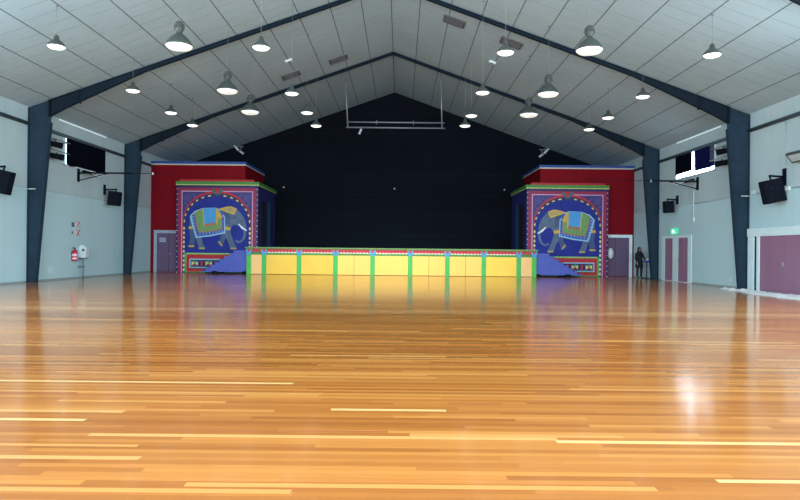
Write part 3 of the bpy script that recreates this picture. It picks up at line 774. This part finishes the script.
bm = BM(); tube(bm, (W-.02, 23.3, 3.5), (W-.02, 27.2, 3.5), .015, n=6); tube(bm, (W-.02, 27.3, 3.5), (W-.02, 30.7, 3.5), .015, n=6); tube(bm, (W-.02, 17.5, 3.5), (W-.02, 20.45, 3.5), .015, n=6); tube(bm, (W-.02, 20.75, 3.5), (W-.02, 22.45, 3.5), .015, n=6); tag(obj('conduit', bm, WP), 'long thin horizontal conduit halfway up the right wall', 'conduit')
bm = BM(); tube(bm, (W-.02, 27.25, 2.85), (W-.02, 27.25, 4.3), .02, n=6); box(bm, W-.06, W, 27.2, 27.3, 2.72, 2.9); tag(obj('conduit', bm, WHITE), 'white conduit drop with socket right of the exit sign', 'conduit')
for y, z, l in ((22.6, 3.55, 'small white junction box just right of the nearer right column'), (20.6, 3.5, 'small white junction box right of the large right speaker')):
    bm = BM(); box(bm, W-.08, W, y-.12, y+.12, z-.07, z+.07); tag(obj('outlet_box', bm, WHITE, bevel=.01), l, 'junction box')
bm = BM(); box(bm, W-.03, W, 24.08, 24.2, .22, .38); tag(obj('power_socket', bm, WHITE), 'white power socket low on the right wall', 'socket', 'white wall sockets')
bm = BM(); box(bm, -W, -W+.03, 24.4, 24.6, .28, .50); tag(obj('power_socket', bm, WHITE), 'white power socket low on the left wall', 'socket', 'white wall sockets')
for s in (-1, 1):
    t = thing('column_hook', 'small white peg across the nearer %s column at mid height' % ('left' if s < 0 else 'right'), 'peg', (s*(W-.14), 22.86, 3.45))
    bm = BM(); tube(bm, (-.17, 0, 0), (.17, -.0, 0), .016, n=8); tube(bm, (.0, 0, 0), (0, .02, 0), .03, n=8); obj('rod', bm, WHITE, t)
    bm = BM(); lathe(bm, [(.0001, -.02), (.03, 0), (.0001, .02)], (-s*.18, 0, 0), n=10); obj('knob', bm, WHITE, t)

# fire gear on the left wall
t = thing('hose_reel_cover', 'white domed fire hose cover box on the left wall', 'hose cover', (-W, 26.7, .86))
bm = BM(); pts = [(0, 0), (.32, 0), (.34, .30)]+[(.17+.17*math.cos(a), .36+.20*math.sin(a)) for a in [math.pi*k/12 for k in range(0, 13)]]
prism(bm, pts, -.15, .15); obj('cover', bm, WHITE, t, bevel=.03)
bm = BM(); lathe(bm, [(.06, 0), (.06, .01), (.0001, .012)], (.24, -.152, .34), n=16, axis=(0, -1, 0)); obj('emblem', bm, mat('grey emblem', (90, 110, 130), .5), t)
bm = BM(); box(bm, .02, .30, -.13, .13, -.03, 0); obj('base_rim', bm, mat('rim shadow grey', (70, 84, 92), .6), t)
bm = BM(); tube(bm, (-W+.20, 26.62, 0), (-W+.20, 26.62, .83), .025, n=8); box(bm, -W, -W+.24, 26.57, 26.67, .45, .52); tag(obj('standpipe', bm, mat('grey pipe', (96, 112, 118), .5)), 'thin grey standpipe from the floor up to the hose cover', 'pipe')
t = thing('fire_extinguisher', 'red fire extinguisher with white label beside the hose cover', 'extinguisher', (-W+.12, 26.08, .74))
FR = mat('extinguisher red', (190, 24, 60), .35)
bm = BM(); lathe(bm, [(.0001, 0), (.10, 0), (.11, .03), (.11, .36), (.085, .43), (.03, .46), (.03, .48)], n=20); obj('cylinder', bm, FR, t)
bm = BM(); lathe(bm, [(.112, .20), (.112, .30)], n=20); lathe(bm, [(.112, .07), (.112, .14)], n=20); obj('label_band', bm, mat('label pink white', (236, 200, 214), .5), t)
bm = BM(); lathe(bm, [(.028, .47), (.028, .52)], n=10, cap=True); box(bm, -.02, .02, -.13, .05, .52, .54); box(bm, -.02, .02, -.11, .03, .56, .58); tube(bm, (.0, .02, .50), (.0, .125, .44), .012, n=6); tube(bm, (0, .125, .44), (0, .13, .18), .012, n=6); obj('valve_and_hose', bm, BLKPL, t)
bm = BM(); box(bm, -.12, -.095, -.05, .05, .05, .4); obj('wall_clip', bm, BLKPL, t)
SR = mat('sign red', (190, 50, 90), .5, var=0); SW = mat('sign white', (214, 222, 228), .5, var=0)
for z, l, fl in ((2.16, 'upper square red and white diagonal fire sign above the hose cover', 1), (1.80, 'lower square red and white diagonal fire sign above the hose cover', -1)):
    t = thing('fire_sign', l, 'sign', (-W, 26.55, z), 'red and white fire signs')
    bm = BM(); box(bm, 0, .012, -.17, .17, 0, .28); obj('panel', bm, SW, t)
    bm = BM(); prism(bm, [(-.15, .02), (-.06, .02), (.15, .26), (.06, .26)], .0125, .016, plane='yz')
    prism(bm, [(-.16, .18), (-.16, .27), (-.06, .27)], .0125, .016, plane='yz'); prism(bm, [(.16, .01), (.16, .10), (.06, .01)], .0125, .016, plane='yz'); obj('pictogram', bm, SR, t)
bm = BM(); box(bm, -W, -W+.06, 26.02, 26.14, 2.18, 2.36); box(bm, -W, -W+.02, 26.04, 26.12, 1.88, 1.98); tag(obj('alarm_switch', bm, mat('grey call point', (90, 104, 116), .5)), 'small grey alarm box left of the fire signs', 'alarm box')
bm = BM(); tube(bm, (-W+.7, 23.06, .6), (-W+.45, 23.08, 2.4), .012, n=6)
bm.free()

# ------------------------------------------------------------------ doors on the right wall
def wall_door(idx, y0, y1, zt, jam0, jam1, handles, joint=None):
    x = W
    bm = BM(); box(bm, x-.02, x-.002, y0, y1, .02, zt, 0)
    if joint: box(bm, x-.024, x-.0195, joint-.02, joint+.02, .02, zt, 1)
    d = struct('door_%d' % idx, bm, [DOORM, mat('pale joint strip', (170, 140, 160), .5)])
    bm = BM(); box(bm, x-.03, x-.003, y0-jam0, y0, 0, zt+.12); box(bm, x-.03, x-.003, y1, y1+jam1, 0, zt+.12); box(bm, x-.03, x-.003, y0, y1, zt, zt+.12)
    obj('door_frame', bm, FRAMEW, d)
    for hy in handles:
        bm = BM(); tube(bm, (x-.035, hy, 1.0), (x-.11, hy, 1.0), .016, n=8); tube(bm, (x-.11, hy-.07, 1.0), (x-.11, hy+.07, 1.0), .018, n=8); obj('handle', bm, CHROME, d)
    bm = BM(); box(bm, x-.12, x-.002, y0+.05, y1-.05, 0, .02); obj('threshold', bm, WHITE, d)
wall_door(1, 29.30, 30.14, 2.03, .25, .40, [], None)
wall_door(2, 27.75, 28.70, 2.03, .33, .35, [28.62, 28.05], 28.12)
# large opening with sliding maroon door
bm = BM(); box(bm, W-.05, W-.002, 17.3, 22.14, .02, 1.95, 0)
for y in (21.3, 20.5, 19.4, 18.3): box(bm, W-.056, W-.049, y-.015, y+.015, .02, 1.95, 1)
d = struct('door_3', bm, [DOORM, mat('door seam mauve', (158, 112, 134), .5)])
bm = BM(); box(bm, W-.09, W-.003, 22.50, 22.84, 0, 1.95); box(bm, W-.09, W-.003, 22.14, 22.28, 0, 1.95); box(bm, W-.11, W-.003, 17.3, 22.86, 1.95, 2.24); obj('door_frame', bm, FRAMEW, d)
bm = BM(); box(bm, W-.03, W-.002, 22.28, 22.50, 0, 1.95); obj('track_gap', bm, STEEL, d)
bm = BM(); box(bm, W-.09, W-.05, 20.75, 20.83, .9, 1.05); obj('handle', bm, CHROME, d)
# exit sign
t = thing('exit_sign', 'green lit exit sign above the two maroon doors on the right wall', 'sign', (W-.02, 29.1, 2.22))
bm = BM(); box(bm, -.06, .0, -.32, .32, 0, .26); obj('housing', bm, mat('exit sign green', (30, 190, 130), .4, emit=.9, ecol=(30, 200, 140), var=0), t)
bm = BM()
prism(bm, [(-.10, .03), (.16, .03), (.16, .22), (.04, .22)], -.066, -.0605, plane='yz')
lathe(bm, [(.028, 0), (.0001, .006)], (-.0605, -.12, .20), n=10, axis=(-1, 0, 0)); prism(bm, [(-.08, .17), (-.17, .16), (-.14, .10), (-.24, .05), (-.22, .03), (-.12, .07), (-.06, .03), (-.03, .05), (-.09, .11)], -.066, -.0605, plane='yz')
obj('pictogram', bm, mat('exit sign white', (225, 245, 240), .4, emit=.9, var=0), t)

# crumpled white sheet along the right wall
bm = BM(); NU, NV = 90, 12; grid = []
random.seed(3)
for i in range(NU+1):
    f = i/NU; y = 23.2-f*5.9
    wid = .30+1.05*min(1, f*1.9)*(.8+.35*noise.noise(Vector((f*7, 0, 3))))
    xc = 12.55+.12*noise.noise(Vector((f*5, 2, 0)))+(.02 if f < .3 else 0)-.10*f
    if f < .12: wid = .25+f*4*.25
    row = []
    for j in range(NV+1):
        g = j/NV-.5; x = xc+g*wid+.06*noise.noise(Vector((f*30, g*3, 1)))
        h = .012+.075*max(0, noise.noise(Vector((f*26, g*5, 0)))+.42)*(1-(2*g)**4)
        x = min(x, W-.12); row.append(bm.verts.new((x, y+.05*noise.noise(Vector((f*20, g*6, 5))), .004 if j in (0, NV) else h)))
    grid.append(row)
for i in range(NU):
    for j in range(NV):
        f = bm.faces.new((grid[i][j], grid[i][j+1], grid[i+1][j+1], grid[i+1][j])); f.smooth = True
o = obj('plastic_sheet', bm, mat('white crumpled sheet', (244, 250, 252), .35, var=.05))
tag(o, 'long crumpled white plastic sheet lying on the floor along the right wall', 'plastic sheet')

# ------------------------------------------------------------------ high table with a blue tray
t = thing('high_table', 'small dark round high table beside the person in black', 'table', (13.0, 31.55, 0))
TD = mat('dark navy table', (22, 34, 60), .5)
bm = BM(); lathe(bm, [(.0001, .86), (.20, .86), (.21, .875), (.20, .89), (.0001, .89)], n=28); obj('table_top', bm, TD, t)
bm = BM(); tube(bm, (0, 0, .03), (0, 0, .86), .025); obj('pole', bm, TD, t)
bm = BM(); lathe(bm, [(.17, 0), (.17, .02), (.04, .04), (.0001, .04)], n=24, cap=False); obj('base', bm, TD, t)
bm = BM(); box(bm, -.17, .15, -.10, .10, 0, .025); box(bm, -.17, .15, -.10, -.085, .025, .05); box(bm, -.17, .15, .085, .10, .025, .05); box(bm, -.17, -.155, -.085, .085, .025, .05); box(bm, .135, .15, -.085, .085, .025, .05)
tag(obj('tray', bm, mat('bright blue tray', (40, 90, 200), .45), None, (13.0, 31.55, .891)), 'bright blue tray on the dark high table', 'tray')
bm = BM(); lathe(bm, [(.0001, 0), (.045, 0), (.055, .06), (.06, .12), (.054, .12), (.048, .02), (.0001, .015)], n=18)
lathe(bm, [(.02, .14), (.055, .13), (.062, .12)], n=18)
tag(obj('cup', bm, mat('white cup', (220, 226, 232), .4), None, (13.05, 31.55, .917)), 'white cup standing on the blue tray', 'cup')

# ------------------------------------------------------------------ the person
SKIN = mat('skin', (196, 160, 150), .6, var=.04); COAT = mat('black coat cloth', (14, 18, 28), .85, var=.15); HAIR = mat('black hair', (12, 12, 18), .6, var=.2, scale=20, streak=(6, 6, .6))
TROU = mat('dark trousers', (18, 22, 34), .85, var=.12)
def skinned(name, verts, edges, m, parent, lv=2, root=0):
    me = bpy.data.meshes.new(name); me.from_pydata([v[:3] for v in verts], edges, []); me.materials.append(m)
    o = bpy.data.objects.new(name, me); COL.objects.link(o); o.parent = parent
    o.modifiers.new('skin', 'SKIN'); sv = me.skin_vertices[0].data if me.skin_vertices else None
    if sv is None:
        me.attributes; 
    for i, v in enumerate(verts):
        me.skin_vertices[0].data[i].radius = (v[3], v[4] if len(v) > 4 else v[3])
    me.skin_vertices[0].data[root].use_root = True
    s = o.modifiers.new('sub', 'SUBSURF'); s.levels = lv; s.render_levels = lv
    for p in me.polygons: p.use_smooth = True
    return o
P = thing('person', 'person in black coat with long dark hair leaning on a high table', 'person', (12.78, 31.95, 0))
def build_person():
    # local frame: faces -Y (towards camera) turned a little to the table (+X)
    V = [(0, 0, .88, .125, .095),            #0 pelvis
         (0, .0, 1.02, .105, .085), (0, .0, 1.18, .12, .09), (0, .01, 1.31, .12, .085), (0, .01, 1.385, .05, .05), (0, 0, 1.44, .042, .045),  #5 neck
         (0, -.01, 1.50, .062, .075), (0, -.01, 1.575, .066, .08),  #6,7 head
         (-.09, 0, .80, .085), (-.10, .0, .46, .055), (-.10, .02, .10, .036), (-.10, -.03, .045, .036), (-.10, -.13, .03, .03),   #8-12 leg L
         (.09, 0, .80, .085), (.11, -.03, .46, .055), (.10, .0, .10, .036), (.10, -.05, .045, .036), (.11, -.15, .03, .03),       #13-17
         (-.16, .01, 1.31, .05), (-.20, .01, 1.05, .04), (-.17, -.05, .84, .028),                               #18-20 arm L
         (.16, .01, 1.31, .05), (.22, -.06, 1.08, .04), (.262, -.16, .97, .028)]                              #21-23 arm R
    Eg = [(0,1),(1,2),(2,3),(3,4),(4,5),(5,6),(6,7),(0,8),(8,9),(9,10),(10,11),(11,12),(0,13),(13,14),(14,15),(15,16),(16,17),(3,18),(18,19),(19,20),(3,21),(21,22),(22,23)]
    body = skinned('body', V, Eg, SKIN, P)
    # hands with five fingers
    def hand(w, d, up, nm):
        w, d, up = Vector(w), Vector(d).normalized(), Vector(up).normalized(); sd = d.cross(up)
        vs = [tuple(w)+(.020, .016), tuple(w+d*.04)+(.026, .014), tuple(w+d*.075)+(.026, .012)]; es = [(0, 1), (1, 2)]
        for k, (o_, L) in enumerate(((-.024, .055), (-.008, .068), (.008, .064), (.024, .050))):
            i = len(vs); a = w+d*.08+sd*o_; vs += [tuple(a)+(.0085,), tuple(a+d*L*.5-up*.006)+(.008,), tuple(a+d*L-up*.02)+(.007,)]; es += [(2, i), (i, i+1), (i+1, i+2)]
        i = len(vs); a = w+d*.03-sd*.028; vs += [tuple(a)+(.010,), tuple(a+d*.03-sd*.018)+(.009,), tuple(a+d*.055-sd*.02-up*.008)+(.008,)]; es += [(0, i), (i, i+1), (i+1, i+2)]
        skinned(nm, vs, es, SKIN, P, 1)
    hand((-.17, -.05, .83), (.05, -.15, -1), (-1, 0, 0), 'hand'); hand((.265, -.17, .965), (.1, -.9, -.25), (0, 0, 1), 'hand')
    # coat: torso + sleeves, longer than the hips
    bm = BM(); n = 28; rings = []
    for z, rx, ry in ((.58, .215, .155), (.60, .218, .158), (.74, .20, .15), (.88, .182, .14), (1.00, .158, .122), (1.10, .158, .122), (1.22, .172, .126), (1.31, .178, .116), (1.365, .145, .098), (1.40, .085, .076), (1.425, .062, .064)):
        rings.append([bm.verts.new((rx*(1+.025*math.sin(5*a_+z*9)*(1.2-z))*math.cos(a_), .005+ry*math.sin(a_), z)) for a_ in [2*math.pi*i/n for i in range(n)]])
    for p, q in zip(rings, rings[1:]):
        for i in range(n):
            f = bm.faces.new((p[i], p[(i+1)%n], q[(i+1)%n], q[i])); f.smooth = True
    cm = [bm.verts.new((0, 0, .60))]
    for i in range(n): bm.faces.new((rings[0][(i+1)%n], rings[0][i], cm[0]))
    c_ = obj('coat', bm, COAT, P)
    for sx, pts in ((-1, [(-.13, .01, 1.325, .062), (-.175, .01, 1.29, .062), (-.205, .01, 1.05, .050), (-.177, -.045, .87, .042)]), (1, [(.13, .01, 1.325, .062), (.175, .01, 1.29, .062), (.225, -.06, 1.08, .050), (.26, -.15, .985, .040)])):
        skinned('sleeve', pts, [(0, 1), (1, 2), (2, 3)], COAT, P)
    for s, k in ((-1, 8), (1, 13)):
        q = [V[k], V[k+1], V[k+2]]
        q = [(a[0], a[1], a[2]+(-.0), a[3]+.014) for a in q]; q[2] = (q[2][0], q[2][1], .06, .048)
        skinned('trouser_leg', q, [(0, 1), (1, 2)], TROU, P)
        f = [(V[k+3][0], V[k+3][1]+.045, .05, .045), (V[k+3][0], V[k+3][1]-.02, .045, .045, .04), (V[k+4][0], V[k+4][1]-.01, .04, .045, .034)]
        skinned('shoe', f, [(0, 1), (1, 2)], BLKPL, P, 1)
    # face
    bm = BM()
    for sx in (-1, 1):
        bmesh.ops.create_uvsphere(bm, u_segments=10, v_segments=8, radius=.011, matrix=Matrix.Translation((sx*.028, -.083, 1.545)))
    obj('eyes', bm, mat('dark eye', (20, 18, 22), .3), P)
    bm = BM(); prism(bm, [(-.08, 1.55), (-.112, 1.515), (-.08, 1.508)], -.010, .010, plane='yz'); obj('nose', bm, SKIN, P, bevel=.004)
    bm = BM(); bmesh.ops.create_uvsphere(bm, u_segments=12, v_segments=8, radius=1, matrix=Matrix.Translation((0, -.080, 1.487))@Matrix.Diagonal((.022, .009, .006, 1))); obj('mouth', bm, mat('lips', (150, 80, 84), .5), P)
    for sx in (-1, 1):
        bm = BM(); bmesh.ops.create_uvsphere(bm, u_segments=10, v_segments=8, radius=1, matrix=Matrix.Translation((sx*.074, .0, 1.53))@Matrix.Diagonal((.010, .018, .030, 1))); obj('ear', bm, SKIN, P)
    # long hair: cap and fall over shoulders
    bm = BM(); rings = []
    prof = [(1.655, .010, .012), (1.640, .050, .058), (1.61, .080, .090), (1.565, .094, .104), (1.50, .100, .108), (1.43, .112, .112), (1.36, .140, .118), (1.26, .150, .120), (1.16, .135, .110), (1.08, .10, .09)]
    n = 26
    for k, (z, rx, ry) in enumerate(prof):
        row = []
        for i in range(n+1):
            op = (.45 if z > 1.45 else .30) if z < 1.62 else .02        # face opening towards -Y
            a = -math.pi/2+op*1.5+(2*math.pi-op*3.0)*i/n
            wv = 1+.03*math.sin(i*2.1+k)
            row.append(bm.verts.new((rx*wv*math.cos(a), .008+ry*wv*math.sin(a), z)))
        rings.append(row)
    for a, b in zip(rings, rings[1:]):
        for i in range(n):
            f = bm.faces.new((a[i], a[i+1], b[i+1], b[i])); f.smooth = True
    bm.faces.new(rings[0])
    h = obj('hair', bm, HAIR, P); so = h.modifiers.new('thick', 'SOLIDIFY'); so.thickness = .012
build_person()
P.rotation_euler = (0, 0, math.radians(12)); P.scale = (.985,)*3

# ------------------------------------------------------------------ light
def area(name, loc, rot, sx, sy, power, col):
    l = bpy.data.lights.new(name, 'AREA'); l.shape = 'RECTANGLE'; l.size = sx; l.size_y = sy; l.energy = power; l.color = col
    o = bpy.data.objects.new(name, l); o.location = loc; o.rotation_euler = rot; COL.objects.link(o); return o
R_ = math.radians
# daylight entering behind the photographer; unseen side area lights added to brighten walls and floor
area('rear_daylight', (0, YR+.3, 4.0), (R_(90), 0, 0), 22, 6.5, 5600, (.92, .97, 1))
for s in (-1, 1):
    area('side_fill', (s*(W-.15), 7.5, 4.6), (0, R_(90)*s, 0), 2.2, 17, 2500, (.74, .90, 1))
# highbay lamps as soft downlight
for x in (-5.67, 5.61):
    for y in (17.05, 21.8, 25.1):
        l = bpy.data.lights.new('highbay_light', 'SPOT'); l.energy = 230; l.spot_size = R_(130); l.spot_blend = .8; l.shadow_soft_size = .3; l.color = (1, .98, .92)
        o = bpy.data.objects.new('highbay_light', l); o.location = (x, y, LZ-.16); COL.objects.link(o)
for s in (-1, 1):  # spots added to brighten the stage front, no fixture hangs there
    l = bpy.data.lights.new('stage_front_fill', 'SPOT'); l.energy = 1600; l.spot_size = R_(70); l.spot_blend = .9; l.shadow_soft_size = .3; l.color = (1, .97, .9)
    o = bpy.data.objects.new('stage_front_fill', l); o.location = (s*3.3, 25.3, 6.6); COL.objects.link(o)
    o.rotation_euler = (Vector((s*2.5, 32.5, .6))-o.location).to_track_quat('-Z', 'Y').to_euler()
w = bpy.data.worlds.new('world'); SC.world = w; w.use_nodes = True
w.node_tree.nodes['Background'].inputs[0].default_value = (.6, .8, 1, 1); w.node_tree.nodes['Background'].inputs[1].default_value = .4

# ------------------------------------------------------------------ camera
cam = bpy.data.cameras.new('camera'); co = bpy.data.objects.new('camera', cam); COL.objects.link(co); SC.camera = co
co.location = (.476, 0, 1.3); co.rotation_euler = (R_(90), -.0101, 0)
cam.sensor_width = 36; cam.lens = 36*620/800; cam.shift_x = -.65/800; cam.shift_y = .9/800
cam.clip_start = .05; cam.clip_end = 200
SC.view_settings.view_transform = 'Standard'; SC.view_settings.look = 'None'; SC.view_settings.exposure = 0; SC.view_settings.gamma = 1
